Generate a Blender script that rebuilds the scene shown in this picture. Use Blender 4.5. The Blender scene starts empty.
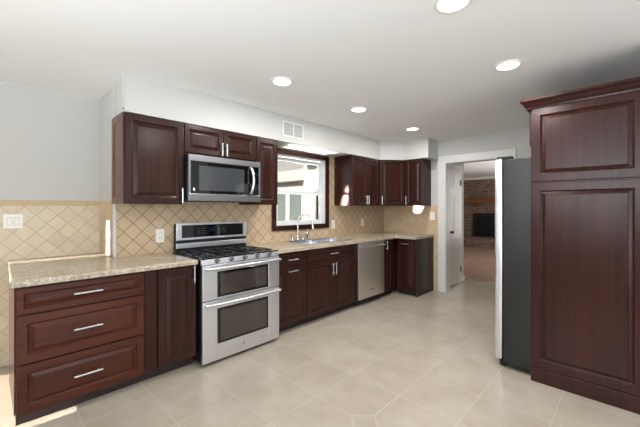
import bpy, bmesh, math, random
from mathutils import Vector, Matrix
random.seed(4)
PI = math.pi
S = bpy.context.scene
COL = S.collection

# ------------------------------------------------------------------ camera, world, sun, daylight, exposure
F_PX, YAW, CY, CAM_H = 322.75, 0.80386, 207.64, 1.355
cam_d = bpy.data.cameras.new('camera'); cam = bpy.data.objects.new('camera', cam_d); COL.objects.link(cam)
cam_d.sensor_width = 36.0; cam_d.lens = F_PX / 640 * 36
cam_d.shift_y = -(213.5 - CY) / 640
cam_d.clip_start = 0.02
cam.location = (0, 0, CAM_H); cam.rotation_euler = (PI / 2, 0, -YAW)
S.camera = cam

w = bpy.data.worlds.new('world'); S.world = w; w.use_nodes = True
wb = w.node_tree.nodes['Background']; wb.inputs[0].default_value = (0.80, 0.90, 1.0, 1); wb.inputs[1].default_value = 1.1

def light(name, kind, loc, energy, rot=(0, 0, 0), color=(1, 1, 1), **kw):
    d = bpy.data.lights.new(name, kind); d.energy = energy; d.color = color
    for k, v in kw.items(): setattr(d, k, v)
    o = bpy.data.objects.new(name, d); COL.objects.link(o); o.location = loc; o.rotation_euler = rot
    return o
def aim(o, d): o.rotation_euler = Vector(d).to_track_quat('-Z', 'Y').to_euler()

ELEV = 0.30
sun = light('sun', 'SUN', (-6, 4, 4), 22.0, color=(1, 0.95, 0.86), angle=0.004)
aim(sun, (1, -0.06, -ELEV))
# fill lamps added at unseen windows behind the camera, standing in for daylight
a = light('daylight_fill_back', 'AREA', (-0.2, -3.12, 1.30), 90, color=(0.88, 0.945, 1.0), shape='RECTANGLE', size=4.6, size_y=2.0); aim(a, (0, 1, 0.15))
a = light('daylight_fill_west', 'AREA', (-2.92, 0.0, 1.85), 64, color=(0.88, 0.945, 1.0), shape='RECTANGLE', size=3.2, size_y=0.7); aim(a, (1, 0, -0.02))
# fill lamp added left of the camera, aimed up to brighten the ceiling
a = light('ceiling_fill', 'AREA', (-2.1, 0.3, 0.9), 54, color=(0.88, 0.945, 1.0), shape='DISK', size=0.6, spread=math.radians(100)); aim(a, (1.0, 0.35, 1.25))
# lamp added low outside the kitchen window to brighten the soffit underside
a = light('soffit_fill', 'AREA', (3.02, 3.74, 0.50), 16, color=(1, 0.98, 0.94), shape='RECTANGLE', size=1.3, size_y=0.20, spread=math.radians(14)); aim(a, (0.0, -0.60, 1.63))
# lamp added outside for the sun patches, beaming level through the kitchen window
a = light('sun_patch_lamp', 'AREA', (-2.85, 5.42, 1.475), 7, color=(1, 0.96, 0.88), shape='RECTANGLE', size=0.07, size_y=0.36, spread=math.radians(1.0)); aim(a, (1, -0.36, 0)); a.rotation_euler.rotate_axis('Z', math.radians(-20))
a = light('family_room_fill', 'AREA', (9.0, 1.12, 1.4), 62, color=(1, 0.97, 0.93), shape='RECTANGLE', size=3.0, size_y=1.6); aim(a, (0, 1, 0))  # added fill to brighten the family room; no window stands behind it

S.view_settings.view_transform = 'Standard'; S.view_settings.look = 'None'
S.view_settings.exposure = 0.20; S.view_settings.gamma = 1; S.view_settings.use_curve_mapping = False
S.cycles.use_denoising = True; S.cycles.use_light_tree = False; S.cycles.light_sampling_threshold = 0.0
S.cycles.max_bounces = 10; S.cycles.diffuse_bounces = 6; S.cycles.glossy_bounces = 5; S.cycles.transparent_max_bounces = 12
S.cycles.sample_clamp_indirect = 6.0
S.cycles.caustics_reflective = False; S.cycles.caustics_refractive = False

# ------------------------------------------------------------------ materials
def lin(c):
    c = c / 255.0
    return c / 12.92 if c <= 0.04045 else ((c + 0.055) / 1.055) ** 2.4
def rgb(r, g, b): return (lin(r), lin(g), lin(b), 1)

class NT:
    def __init__(s, name):
        s.m = bpy.data.materials.new(name); s.m.use_nodes = True; s.t = s.m.node_tree
        s.p = s.t.nodes['Principled BSDF']
    def n(s, typ, **kw):
        x = s.t.nodes.new(typ)
        for k, v in kw.items(): setattr(x, k, v)
        return x
    def put(s, sock, v):
        if isinstance(v, bpy.types.NodeSocket): s.t.links.new(v, sock)
        else: sock.default_value = v
    def math(s, op, a, b=0.0, c=None):
        x = s.n('ShaderNodeMath', operation=op); s.put(x.inputs[0], a); s.put(x.inputs[1], b)
        if c is not None: s.put(x.inputs[2], c)
        return x.outputs[0]
    def mix(s, f, a, b):
        x = s.n('ShaderNodeMix', data_type='RGBA'); s.put(x.inputs[0], f); s.put(x.inputs[6], a); s.put(x.inputs[7], b)
        return x.outputs[2]
    def noise(s, vec, scale, detail=3, rough=0.5):
        x = s.n('ShaderNodeTexNoise'); s.put(x.inputs['Vector'], vec); x.inputs['Scale'].default_value = scale
        x.inputs['Detail'].default_value = detail; x.inputs['Roughness'].default_value = rough
        return x.outputs['Fac']
    def ramp(s, f, a, b, lo=0.0, hi=1.0):
        x = s.n('ShaderNodeMapRange'); s.put(x.inputs[0], f); x.inputs[1].default_value = a; x.inputs[2].default_value = b
        x.inputs[3].default_value = lo; x.inputs[4].default_value = hi
        return x.outputs[0]
    def pos(s): return s.n('ShaderNodeNewGeometry').outputs['Position']
    def obj(s): return s.n('ShaderNodeTexCoord').outputs['Object']
    def xyz(s, v):
        x = s.n('ShaderNodeSeparateXYZ'); s.put(x.inputs[0], v); return x.outputs
    def vec(s, x, y, z):
        c = s.n('ShaderNodeCombineXYZ'); s.put(c.inputs[0], x); s.put(c.inputs[1], y); s.put(c.inputs[2], z); return c.outputs[0]
    def scale(s, v, sc):
        m = s.n('ShaderNodeMapping'); s.put(m.inputs[0], v); m.inputs['Scale'].default_value = sc; return m.outputs[0]
    def bump(s, h, strength=0.2, dist=0.002):
        b = s.n('ShaderNodeBump'); s.put(b.inputs['Height'], h); b.inputs['Strength'].default_value = strength
        b.inputs['Distance'].default_value = dist; s.t.links.new(b.outputs[0], s.p.inputs['Normal'])
    def set(s, color=None, rough=0.5, metal=0.0, spec=0.5, coat=0.0, coat_rough=0.1):
        if color is not None: s.put(s.p.inputs['Base Color'], color)
        s.put(s.p.inputs['Roughness'], rough); s.put(s.p.inputs['Metallic'], metal)
        s.put(s.p.inputs['Specular IOR Level'], spec)
        s.put(s.p.inputs['Coat Weight'], coat); s.put(s.p.inputs['Coat Roughness'], coat_rough)
        return s.m

def plain(name, col, rough=0.5, metal=0.0, spec=0.5, var=0.04, sc=6.0):
    t = NT(name); f = t.noise(t.obj(), sc, 2)
    c2 = tuple(max(0, c * (1 - var * 2)) for c in col[:3]) + (1,)
    return t.set(t.mix(f, col, c2), rough, metal, spec)

def wood(name, axis, dark, light_, rough=0.24, spec=0.26):
    t = NT(name); o = t.obj()
    sc = [38, 38, 38]; sc[axis] = 1.6
    g = t.noise(t.scale(o, sc), 1.0, 4, 0.6)
    sc2 = [5, 5, 5]; sc2[axis] = 0.8
    b = t.noise(t.scale(o, sc2), 1.0, 2)
    f = t.math('ADD', t.math('MULTIPLY', g, 0.55), t.math('MULTIPLY', b, 0.45))
    t.set(t.mix(t.ramp(f, 0.34, 0.66), dark, light_), rough, 0, spec, 0.0, 0.16)
    t.bump(g, 0.04, 0.001)
    return t.m

def tile_diag(name, ua, u0, z0, base, grout):
    """45-degree tumbled tile, ua = which world axis runs along the wall"""
    t = NT(name); p = t.pos(); s = t.xyz(p)
    a = t.math('SUBTRACT', s[ua], u0); b = t.math('SUBTRACT', s[2], z0)
    q = 1 / 0.1525
    u = t.math('MULTIPLY', t.math('ADD', a, b), q); v = t.math('MULTIPLY', t.math('SUBTRACT', a, b), q)
    def edge(x):
        f = t.math('FRACT', x); return t.math('MINIMUM', f, t.math('SUBTRACT', 1.0, f))
    d = t.math('MINIMUM', edge(u), edge(v))
    warp = t.math('MULTIPLY', t.math('SUBTRACT', t.noise(p, 45, 2), 0.5), 0.012)
    d = t.math('ADD', d, warp)
    m = t.ramp(d, 0.022, 0.042)
    wn = t.n('ShaderNodeTexWhiteNoise', noise_dimensions='3D')
    t.put(wn.inputs['Vector'], t.vec(t.math('FLOOR', u), t.math('FLOOR', v), 0.0))
    lo = tuple(c * 0.86 for c in base[:3]) + (1,); hi = tuple(min(1, c * 1.10) for c in base[:3]) + (1,)
    n1 = t.noise(p, 9, 4, 0.6)
    f = t.math('ADD', t.math('MULTIPLY', wn.outputs['Value'], 0.45), t.math('MULTIPLY', t.ramp(n1, 0.3, 0.7), 0.55))
    c = t.mix(f, lo, hi)
    pits = t.ramp(t.noise(p, 70, 3, 0.6), 0.62, 0.72, 0.0, 0.25)
    c = t.mix(pits, c, tuple(c_ * 0.6 for c_ in base[:3]) + (1,))
    t.set(t.mix(m, grout, c), 0.5, 0, 0.35)
    t.bump(m, 0.5, 0.003)
    return t.m

M = {}
M['wood'] = wood('cherry_vertical', 2, rgb(37, 17, 13), rgb(54, 27, 20))
M['wood_h'] = wood('cherry_horizontal', 0, rgb(50, 22, 13), rgb(78, 37, 22))
M['wood_h_dark'] = wood('cherry_horizontal_dark', 0, rgb(37, 17, 13), rgb(54, 27, 20))
M['wood_red'] = wood('cherry_panel', 2, rgb(38, 16, 12), rgb(55, 24, 19))
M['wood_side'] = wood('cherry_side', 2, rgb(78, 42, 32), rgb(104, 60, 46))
M['toe'] = plain('toe_kick_dark', rgb(38, 20, 18), 0.5)
M['steel'] = None
def steel(name, col, rough, axis=0):
    t = NT(name); sc = [90, 90, 90]; sc[axis] = 1.2
    g = t.noise(t.scale(t.obj(), sc), 1.0, 3)
    t.set(t.mix(g, tuple(c * 0.97 for c in col[:3]) + (1,), col), t.ramp(g, 0.2, 0.8, rough - 0.01, rough + 0.01), 1.0)
    return t.m
M['steel'] = steel('brushed_steel', rgb(232, 234, 240), 0.32, 0)
M['steel_dw'] = steel('brushed_steel_dishwasher', rgb(228, 222, 213), 0.34, 2)
M['knob'] = plain('dark_steel_knob', rgb(128, 126, 124), 0.3, 1.0)
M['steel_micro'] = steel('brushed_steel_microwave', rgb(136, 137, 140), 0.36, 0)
M['sink'] = steel('sink_steel', rgb(205, 210, 218), 0.24, 0)
M['chrome'] = plain('chrome', rgb(196, 197, 200), 0.14, 1.0, var=0.01)
M['nickel'] = plain('satin_nickel', rgb(214, 214, 216), 0.28, 1.0, var=0.02)
M['black'] = plain('black_enamel', rgb(20, 20, 21), 0.35)
M['black_glass'] = plain('black_glass', rgb(9, 10, 12), 0.05, 0, 0.6, var=0.02)
M['oven_glass'] = plain('oven_glass', rgb(62, 54, 50), 0.06, 0, 0.7, var=0.1, sc=3)
M['micro_mesh'] = plain('microwave_window_glass', rgb(58, 61, 63), 0.10, 0, 0.8, var=0.05)
M['iron'] = plain('cast_iron', rgb(24, 27, 33), 0.45, 0.0, 0.3)
M['display'] = plain('blue_display', rgb(16, 30, 48), 0.1)
M['white_wall'] = plain('white_wall_paint', rgb(194, 193, 189), 0.6, 0, 0.3, var=0.01, sc=1.5)
M['ceiling'] = plain('ceiling_paint', rgb(242, 242, 242), 0.75, 0, 0.2, var=0.01, sc=1.5)
M['trim'] = plain('white_trim_paint', rgb(214, 214, 212), 0.35, 0, 0.45, var=0.01)
M['door'] = plain('white_door_paint', rgb(200, 196, 189), 0.35, 0, 0.45, var=0.01)
M['plastic'] = plain('white_plastic', rgb(236, 233, 226), 0.3, 0, 0.5, var=0.01)
M['louvre'] = plain('grey_louvre_paint', rgb(176, 176, 174), 0.5, var=0.01)
M['slot'] = plain('dark_slot', rgb(90, 86, 80), 0.6)
M['vinyl'] = plain('white_vinyl', rgb(214, 216, 217), 0.35, 0, 0.5, var=0.01)
M['bronze'] = plain('dark_bronze', rgb(38, 32, 28), 0.35, 0.8)
M['tile_win'] = tile_diag('travertine_window_wall', 0, 1.092, 1.363, rgb(196, 172, 142), rgb(150, 120, 90))
M['tile_left'] = tile_diag('travertine_left_wall', 0, 0.394, 1.361, rgb(212, 198, 174), rgb(192, 173, 146))
M['tile_right'] = tile_diag('travertine_doorway_wall', 1, 2.70, 1.363, rgb(200, 178, 148), rgb(184, 160, 130))
M['tile_cap'] = plain('travertine_cap', rgb(200, 176, 140), 0.5, 0, 0.35, var=0.08, sc=14)
def mk_granite():
    t = NT('granite'); p = t.pos()
    big = t.noise(p, 7, 4, 0.6); mid = t.noise(p, 60, 3, 0.6); fine = t.noise(p, 170, 2, 0.6)
    c = t.mix(t.ramp(big, 0.35, 0.65), rgb(176, 163, 144), rgb(154, 139, 117))
    c = t.mix(t.ramp(mid, 0.50, 0.64), c, rgb(196, 187, 172))
    c = t.mix(t.ramp(fine, 0.58, 0.66, 0, 0.8), c, rgb(104, 82, 60))
    c = t.mix(t.ramp(t.noise(p, 110, 2), 0.64, 0.70, 0, 0.8), c, rgb(66, 54, 44))
    return t.set(c, 0.16, 0, 0.5)
M['granite'] = mk_granite()
def mk_floor():
    t = NT('floor_tile'); p = t.pos(); s = t.xyz(p)
    u = t.math('DIVIDE', t.math('SUBTRACT', s[0], 1.245), 0.41); v = t.math('DIVIDE', t.math('SUBTRACT', s[1], 0.36), 0.4225)
    def edge(x):
        f = t.math('FRACT', x); return t.math('MINIMUM', f, t.math('SUBTRACT', 1.0, f))
    d = t.math('MINIMUM', edge(u), edge(v))
    # the one small diamond insert in front of the range
    dx = t.math('ABSOLUTE', t.math('SUBTRACT', s[0], 1.655)); dy = t.math('ABSOLUTE', t.math('SUBTRACT', s[1], 1.205))
    r = t.math('ADD', dx, dy)
    ring = t.math('ABSOLUTE', t.math('SUBTRACT', r, 0.105))
    inside = t.math('LESS_THAN', r, 0.105)
    d = t.math('MAXIMUM', d, inside)
    d = t.math('MINIMUM', d, t.math('MULTIPLY', ring, 1.7))
    m = t.ramp(d, 0.008, 0.014)
    wn = t.n('ShaderNodeTexWhiteNoise', noise_dimensions='3D')
    t.put(wn.inputs['Vector'], t.vec(t.math('FLOOR', u), t.math('FLOOR', v), inside))
    n1 = t.noise(p, 3.2, 5, 0.6); n2 = t.noise(p, 9, 2, 0.5)
    f = t.math('ADD', t.math('MULTIPLY', t.ramp(n1, 0.3, 0.7), 0.5), t.math('ADD', t.math('MULTIPLY', wn.outputs['Value'], 0.2), t.math('MULTIPLY', n2, 0.3)))
    c = t.mix(f, rgb(150, 139, 124), rgb(176, 167, 153))
    t.set(t.mix(m, rgb(172, 163, 150), c), 0.23, 0, 0.45)
    t.bump(m, 0.25, 0.002)
    return t.m
M['floor'] = mk_floor()
def mk_planks():
    t = NT('oak_floor'); p = t.pos(); s = t.xyz(p)
    row = t.math('FLOOR', t.math('DIVIDE', s[1], 0.12))
    wn = t.n('ShaderNodeTexWhiteNoise', noise_dimensions='1D'); t.put(wn.inputs['W'], row)
    g = t.noise(t.scale(p, (1.5, 30, 1)), 1.0, 4)
    f = t.math('ADD', t.math('MULTIPLY', wn.outputs['Value'], 0.5), t.math('MULTIPLY', g, 0.5))
    return t.set(t.mix(f, rgb(132, 106, 88), rgb(164, 140, 122)), 0.28)
M['planks'] = mk_planks()
def mk_brick():
    t = NT('red_brick'); p = t.pos(); s = t.xyz(p)
    b = t.n('ShaderNodeTexBrick'); t.put(b.inputs['Vector'], t.vec(s[1], s[2], 0.0))
    b.inputs['Scale'].default_value = 1.0; b.inputs['Brick Width'].default_value = 0.22; b.inputs['Row Height'].default_value = 0.075
    b.inputs['Mortar Size'].default_value = 0.008; b.inputs['Bias'].default_value = 0.0
    b.inputs['Color1'].default_value = rgb(86, 62, 52); b.inputs['Color2'].default_value = rgb(124, 100, 88); b.inputs['Mortar'].default_value = rgb(158, 140, 124)
    n = t.noise(p, 6, 4)
    return t.set(t.mix(t.ramp(n, 0.3, 0.7, 0, 0.4), b.outputs['Color'], rgb(72, 46, 40)), 0.85)
M['brick'] = mk_brick()
M['mantel'] = wood('mantel_oak', 1, rgb(92, 56, 38), rgb(138, 90, 62), 0.5)
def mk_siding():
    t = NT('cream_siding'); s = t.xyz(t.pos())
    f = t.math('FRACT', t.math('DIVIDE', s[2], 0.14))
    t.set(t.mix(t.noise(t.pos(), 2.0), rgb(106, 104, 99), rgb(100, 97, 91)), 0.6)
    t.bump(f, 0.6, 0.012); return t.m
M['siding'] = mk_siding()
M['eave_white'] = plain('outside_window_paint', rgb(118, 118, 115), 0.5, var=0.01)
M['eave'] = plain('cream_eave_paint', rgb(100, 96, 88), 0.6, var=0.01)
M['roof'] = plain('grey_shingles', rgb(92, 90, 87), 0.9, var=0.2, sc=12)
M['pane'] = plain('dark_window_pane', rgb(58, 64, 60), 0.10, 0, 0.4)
M['concrete'] = plain('pale_concrete', rgb(205, 200, 190), 0.9, var=0.05)
M['shade'] = plain('sun_mask_cloth', rgb(225, 222, 214), 0.9)
def mk_glass():
    t = NT('window_glass'); out = t.t.nodes['Material Output']
    tr = t.n('ShaderNodeBsdfTransparent'); gl = t.n('ShaderNodeBsdfGlossy'); gl.inputs['Roughness'].default_value = 0.02
    fr = t.n('ShaderNodeLayerWeight'); fr.inputs[0].default_value = 0.5; fz = t.ramp(t.math('POWER', fr.outputs['Facing'], 4.0), 0, 1, 0.03, 0.6)
    mx = t.n('ShaderNodeMixShader'); t.t.links.new(fz, mx.inputs[0]); t.t.links.new(tr.outputs[0], mx.inputs[1]); t.t.links.new(gl.outputs[0], mx.inputs[2])
    t.t.links.new(mx.outputs[0], out.inputs[0]); return t.m
M['glass'] = mk_glass()
def mk_emit(name, col, strength):
    t = NT(name); t.set(col, 0.5); t.put(t.p.inputs['Emission Color'], col); t.p.inputs['Emission Strength'].default_value = strength; return t.m
M['lamp'] = mk_emit('downlight_lens', (1, 0.97, 0.92, 1), 6.0)
def mk_fridge_side():
    t = NT('black_textured_steel'); n = t.noise(t.obj(), 140, 2)
    t.set(t.mix(n, rgb(10, 9, 9), rgb(20, 19, 19)), 0.30, 0, 0.6); t.bump(n, 0.6, 0.002); return t.m
M['fridge_side'] = mk_fridge_side()

# ------------------------------------------------------------------ mesh helpers
class MB:
    def __init__(s): s.bm = bmesh.new(); s.mi = 0
    def _tag(s, before):
        for f in s.bm.faces:
            if f not in before: f.material_index = s.mi
    def box(s, x0, x1, y0, y1, z0, z1, bev=0.0, seg=2):
        n0 = set(s.bm.faces)
        vs = [s.bm.verts.new((x, y, z)) for z in (z0, z1) for y in (y0, y1) for x in (x0, x1)]
        fs = [s.bm.faces.new([vs[i] for i in q]) for q in ((0, 2, 3, 1), (4, 5, 7, 6), (0, 1, 5, 4), (2, 6, 7, 3), (0, 4, 6, 2), (1, 3, 7, 5))]
        if bev > 0:
            es = list({e for f in fs for e in f.edges})
            bmesh.ops.bevel(s.bm, geom=es, offset=bev, segments=seg, profile=0.5, affect='EDGES')
        s._tag(n0); return s
    def loops(s, loops, cap0=True, cap1=True, close=True):
        n0 = set(s.bm.faces)
        R = [[s.bm.verts.new(p) for p in L] for L in loops]
        n = len(R[0])
        for a, b in zip(R, R[1:]):
            for i in range(n if close else n - 1):
                j = (i + 1) % n
                s.bm.faces.new((a[i], a[j], b[j], b[i]))
        if cap0: s.bm.faces.new(R[0][::-1])
        if cap1: s.bm.faces.new(R[-1])
        s._tag(n0); return s
    def cyl(s, p0, p1, r, r1=None, seg=18):
        return s.tube([p0, p1], [r, r if r1 is None else r1], seg)
    def tube(s, pts, r, seg=12):
        pts = [Vector(p) for p in pts]
        if not isinstance(r, (list, tuple)): r = [r] * len(pts)
        L = []; up = None
        for i, p in enumerate(pts):
            d = (pts[min(i + 1, len(pts) - 1)] - pts[max(i - 1, 0)]).normalized()
            if up is None: up = Vector((0, 0, 1)) if abs(d.z) < 0.9 else Vector((1, 0, 0))
            a = d.cross(up).normalized(); b = a.cross(d).normalized(); up = b
            L.append([p + (a * math.cos(2 * PI * k / seg) + b * math.sin(2 * PI * k / seg)) * r[i] for k in range(seg)])
        return s.loops(L)
    def lathe(s, prof, c=(0, 0, 0), seg=28, cap0=True, cap1=True):
        return s.loops([[(c[0] + r * math.cos(2 * PI * k / seg), c[1] + r * math.sin(2 * PI * k / seg), c[2] + z) for k in range(seg)] for r, z in prof], cap0, cap1)
    def poly(s, outer, z0, z1, holes=(), bev=0.0):
        """prism over a polygon with holes"""
        n0 = set(s.bm.faces); tb = bmesh.new(); es = []
        for L in [outer] + list(holes):
            vs = [tb.verts.new((x, y, z0)) for x, y in L]
            for i in range(len(vs)): es.append(tb.edges.new((vs[i], vs[(i + 1) % len(vs)])))
        bmesh.ops.triangle_fill(tb, use_beauty=True, use_dissolve=False, edges=es)
        r = bmesh.ops.extrude_face_region(tb, geom=list(tb.faces))
        for v in r['geom']:
            if isinstance(v, bmesh.types.BMVert): v.co.z = z1
        bmesh.ops.dissolve_limit(tb, angle_limit=0.01, verts=list(tb.verts), edges=list(tb.edges))
        bmesh.ops.recalc_face_normals(tb, faces=list(tb.faces))
        if bev > 0:
            ed = [e for e in tb.edges if len(e.link_faces) == 2 and all(abs(v.co.z - z1) < 1e-5 for v in e.verts) and e.calc_face_angle(0) > 0.8]
            bmesh.ops.bevel(tb, geom=ed, offset=bev, segments=3, profile=0.5, affect='EDGES')
        me = bpy.data.meshes.new('tmp'); tb.to_mesh(me); tb.free(); s.bm.from_mesh(me); bpy.data.meshes.remove(me)
        s._tag(n0); return s
    def panel(s, x0, x1, z0, z1, y=0.0, th=0.020, fr=0.055, raised=True, grow=0.03):
        """raised-panel cabinet front: back on y, front on y - th"""
        def L(i, d): return [(x0 + i, y - d, z0 + i), (x1 - i, y - d, z0 + i), (x1 - i, y - d, z1 - i), (x0 + i, y - d, z1 - i)]
        pr = [(0, 0), (0, th - 0.004), (0.0015, th - 0.001), (0.004, th), (fr - 0.002, th), (fr, th - 0.001), (fr + 0.003, th - 0.009), (fr + 0.009, th - 0.0115)]
        if raised: pr += [(fr + 0.013, th - 0.010), (fr + 0.013 + grow * 0.75, th - 0.004), (fr + 0.015 + grow * 0.75, th - 0.0015), (fr + 0.019 + grow * 0.75, th - 0.001)]
        else: pr += [(fr + 0.012, th - 0.010)]
        return s.loops([L(*q) for q in pr])
    def build(s, name, mats, parent=None, smooth=False, loc=None):
        bmesh.ops.recalc_face_normals(s.bm, faces=list(s.bm.faces))
        me = bpy.data.meshes.new(name); s.bm.to_mesh(me); s.bm.free()
        for m in (mats if isinstance(mats, (list, tuple)) else [mats]): me.materials.append(m)
        if smooth:
            for p in me.polygons: p.use_smooth = True
            try: me.set_sharp_from_angle(angle=math.radians(35))
            except Exception: pass
        o = bpy.data.objects.new(name, me); COL.objects.link(o)
        if parent: o.parent = parent
        if loc: o.location = loc
        return o

def thing(name, label, cat, loc=(0, 0, 0), rotz=0.0, group=None):
    o = bpy.data.objects.new(name, None); COL.objects.link(o); o.empty_display_size = 0.1
    o.location = loc; o.rotation_euler = (0, 0, rotz); o['label'] = label; o['category'] = cat
    if group: o['group'] = group
    return o
def tag(o, label, cat, group=None):
    o['label'] = label; o['category'] = cat
    if group: o['group'] = group
    return o
def struct(o): o['kind'] = 'structure'; return o
def copy_tree(o, parent=None):
    c = o.copy(); COL.objects.link(c); c.parent = parent
    for ch in list(o.children): copy_tree(ch, c)
    return c

# ------------------------------------------------------------------ main dimensions
YW = 3.28      # window wall
XD = 5.10      # doorway wall
YL = 3.86      # left wall, set back
XR = 0.80      # return wall between the two
ZC = 2.44
YB = 2.685     # face of base boxes (fronts stand 20 mm proud)
YU = 2.95      # face of wall-cabinet boxes
CT0, CT1 = 0.876, 0.914
UB, UT = 1.388, 2.13

# ------------------------------------------------------------------ structure
b = MB(); b.box(-3.1, 6.36, -3.3, 4.0, -0.1, 0.0); struct(b.build('floor', M['floor']))
b = MB(); b.box(6.361, 12.4, 0.9, 6.0, -0.1, 0.0); struct(b.build('floor_family_room', M['planks']))
b = MB(); b.box(-40, 60, 4.01, 60, -0.16, -0.12); struct(b.build('ground', M['concrete']))
b = MB(); b.box(-3.1, XR, -3.3, 4.0, ZC, ZC + 0.12); b.box(XR, 5.22, -3.3, 3.40, ZC, ZC + 0.12); b.box(5.22, 12.4, 0.9, 5.9, ZC, ZC + 0.12)
struct(b.build('ceiling', M['ceiling']))

# window wall with its opening
WX0, WX1, WZ0, WZ1 = 2.565, 3.520, 1.10, 2.06
b = MB()
for x0, x1, z0, z1 in ((XR + 0.002, WX0, 0, ZC), (WX1, XD + 0.12, 0, ZC), (WX0, WX1, 0, WZ0), (WX0, WX1, WZ1, ZC)):
    b.box(x0, x1, YW, YW + 0.12, z0, z1)
struct(b.build('wall_window', M['tile_win']))
# wall on the left, set back: tile below, paint above, a thin cap between
def two_tone(name, x0, x1, y0, y1, zt, tile_mat, capface):
    b = MB(); b.mi = 0; b.box(x0, x1, y0, y1, 0, zt - 0.05); b.mi = 1
    ex = capface
    b.box(x0 - ex[0], x1 + ex[1], y0 - ex[2], y1 + ex[3], zt - 0.05, zt, 0.002); b.mi = 2; b.box(x0, x1, y0, y1, zt, ZC)
    return struct(b.build(name, [tile_mat, M['tile_cap'], M['white_wall']]))
two_tone('wall_left', -3.1, XR, YL, YL + 0.12, 1.423, M['tile_left'], (0, 0, 0.004, 0))
b = MB(); b.mi = 0; b.box(XR, XR + 0.10, YW + 0.121, YL - 0.001, 0, 1.423); b.mi = 1; b.box(XR, XR + 0.10, YW + 0.121, YL - 0.001, 1.423, ZC)
struct(b.build('wall_return', [M['tile_right'], M['white_wall']]))
b = MB(); b.box(XR - 0.012, XR + 0.0015, YW - 0.006, YW + 0.05, 0.916, ZC - 0.002, 0.002); struct(b.build('trim_1', M['trim']))
# doorway wall
DY0, DY1, DZ = 1.26, 2.134, 2.07
b = MB(); b.mi = 0; b.box(XD, XD + 0.12, DY1, YW - 0.001, 0, 1.395); b.mi = 1
b.box(XD, XD + 0.12, DY1, YW - 0.001, 1.395, ZC); b.box(XD, XD + 0.12, DY0, DY1, DZ, ZC); b.box(XD, XD + 0.12, -0.2, DY0, 0, ZC)
struct(b.build('wall_doorway', [M['tile_right'], M['white_wall']]))
# casing and jamb of the doorway
b = MB()
b.box(XD - 0.020, XD - 0.001, DY1, DY1 + 0.115, 0, DZ + 0.10, 0.004); b.box(XD - 0.020, XD - 0.001, DY0 - 0.115, DY0, 0, DZ + 0.10, 0.004)
b.box(XD - 0.0205, XD - 0.001, DY0 - 0.116, DY1 + 0.116, DZ, DZ + 0.105, 0.004)
b.box(XD - 0.018, XD + 0.138, DY1 - 0.012, DY1 - 0.001, 0, DZ, 0.001); b.box(XD - 0.018, XD + 0.138, DY0 + 0.001, DY0 + 0.012, 0, DZ, 0.001); b.box(XD - 0.018, XD + 0.138, DY0, DY1, DZ - 0.012, DZ - 0.001, 0.001)
struct(b.build('trim_2', M['trim']))
# the wall behind the refrigerator, and the rest of the room behind the camera
b = MB(); b.box(2.99, XD, -0.2, -0.09, 0, ZC); struct(b.build('wall_fridge', M['white_wall']))
b = MB(); b.box(2.99, 3.10, -3.2, -0.201, 0, ZC); struct(b.build('wall_side', M['white_wall']))
b = MB()   # back wall with a wide window opening
b.box(-3.1, -2.5, -3.3, -3.2, 0, ZC); b.box(2.1, 3.1, -3.3, -3.2, 0, ZC); b.box(-2.5, 2.1, -3.3, -3.2, 0, 0.3); b.box(-2.5, 2.1, -3.3, -3.2, 2.3, ZC)
struct(b.build('wall_back', M['white_wall']))
b = MB()   # west wall: wide window (y -1.6..1.6) and unseen door gap, sized to admit the sun streaks (y 2.62..3.82)
GY0, GY1, GZ1 = 2.862, 3.700, 2.40
b.box(-3.1, -3.0, -3.2, -1.6, 0, ZC); b.box(-3.1, -3.0, 1.6, GY0, 0, ZC); b.box(-3.1, -3.0, GY1 + 0.14, YL, 0, ZC)
b.box(-3.1, -3.0, -1.6, 1.6, 0, 0.3); b.box(-3.1, -3.0, -1.6, 1.6, 2.2, ZC); b.box(-3.1, -3.0, GY0, GY1 + 0.14, GZ1, ZC)
struct(b.build('wall_west', M['white_wall']))
b = MB(); b.box(-3.0, -2.985, GY0 - 0.02, GY1, CT1 + 0.002 + 3.1 * ELEV, 2.42); struct(b.build('sun_mask_door', M['shade']))   # unseen sheet added to trim the sun to the counter edge
b = MB(); b.box(-2.999, -2.985, -1.62, 1.62, 0.28, 2.22); struct(b.build('sun_mask_window', M['shade']))   # unseen cloth added to keep the sun out of the west window
b = MB(); b.box(-2.98, 0.09, YL - 0.014, YL - 0.001, 0, 0.09, 0.003); struct(b.build('baseboard_left', M['trim']))

# soffit above the cabinets
SY = 2.93
so = [(XR - 0.02, YW - 0.007), (XR - 0.02, SY), (4.44, SY), (4.75, 2.66), (4.75, 2.256), (XD - 0.001, 2.256), (XD - 0.001, YW - 0.001), (XR + 0.01, YW - 0.001), (XR + 0.01, YW - 0.007)]
b = MB(); b.poly(so, UT + 0.002, ZC - 0.001); struct(b.build('soffit', M['white_wall']))

b = MB(); b.box(XR - 0.032, XR - 0.0205, SY + 0.002, SY + 0.05, UT + 0.03, ZC - 0.002, 0.003); b.box(XR - 0.029, XR - 0.0205, YW - 0.085, YW - 0.007, UT + 0.004, ZC - 0.03, 0.003); struct(b.build('trim_6', M['white_wall']))

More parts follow.
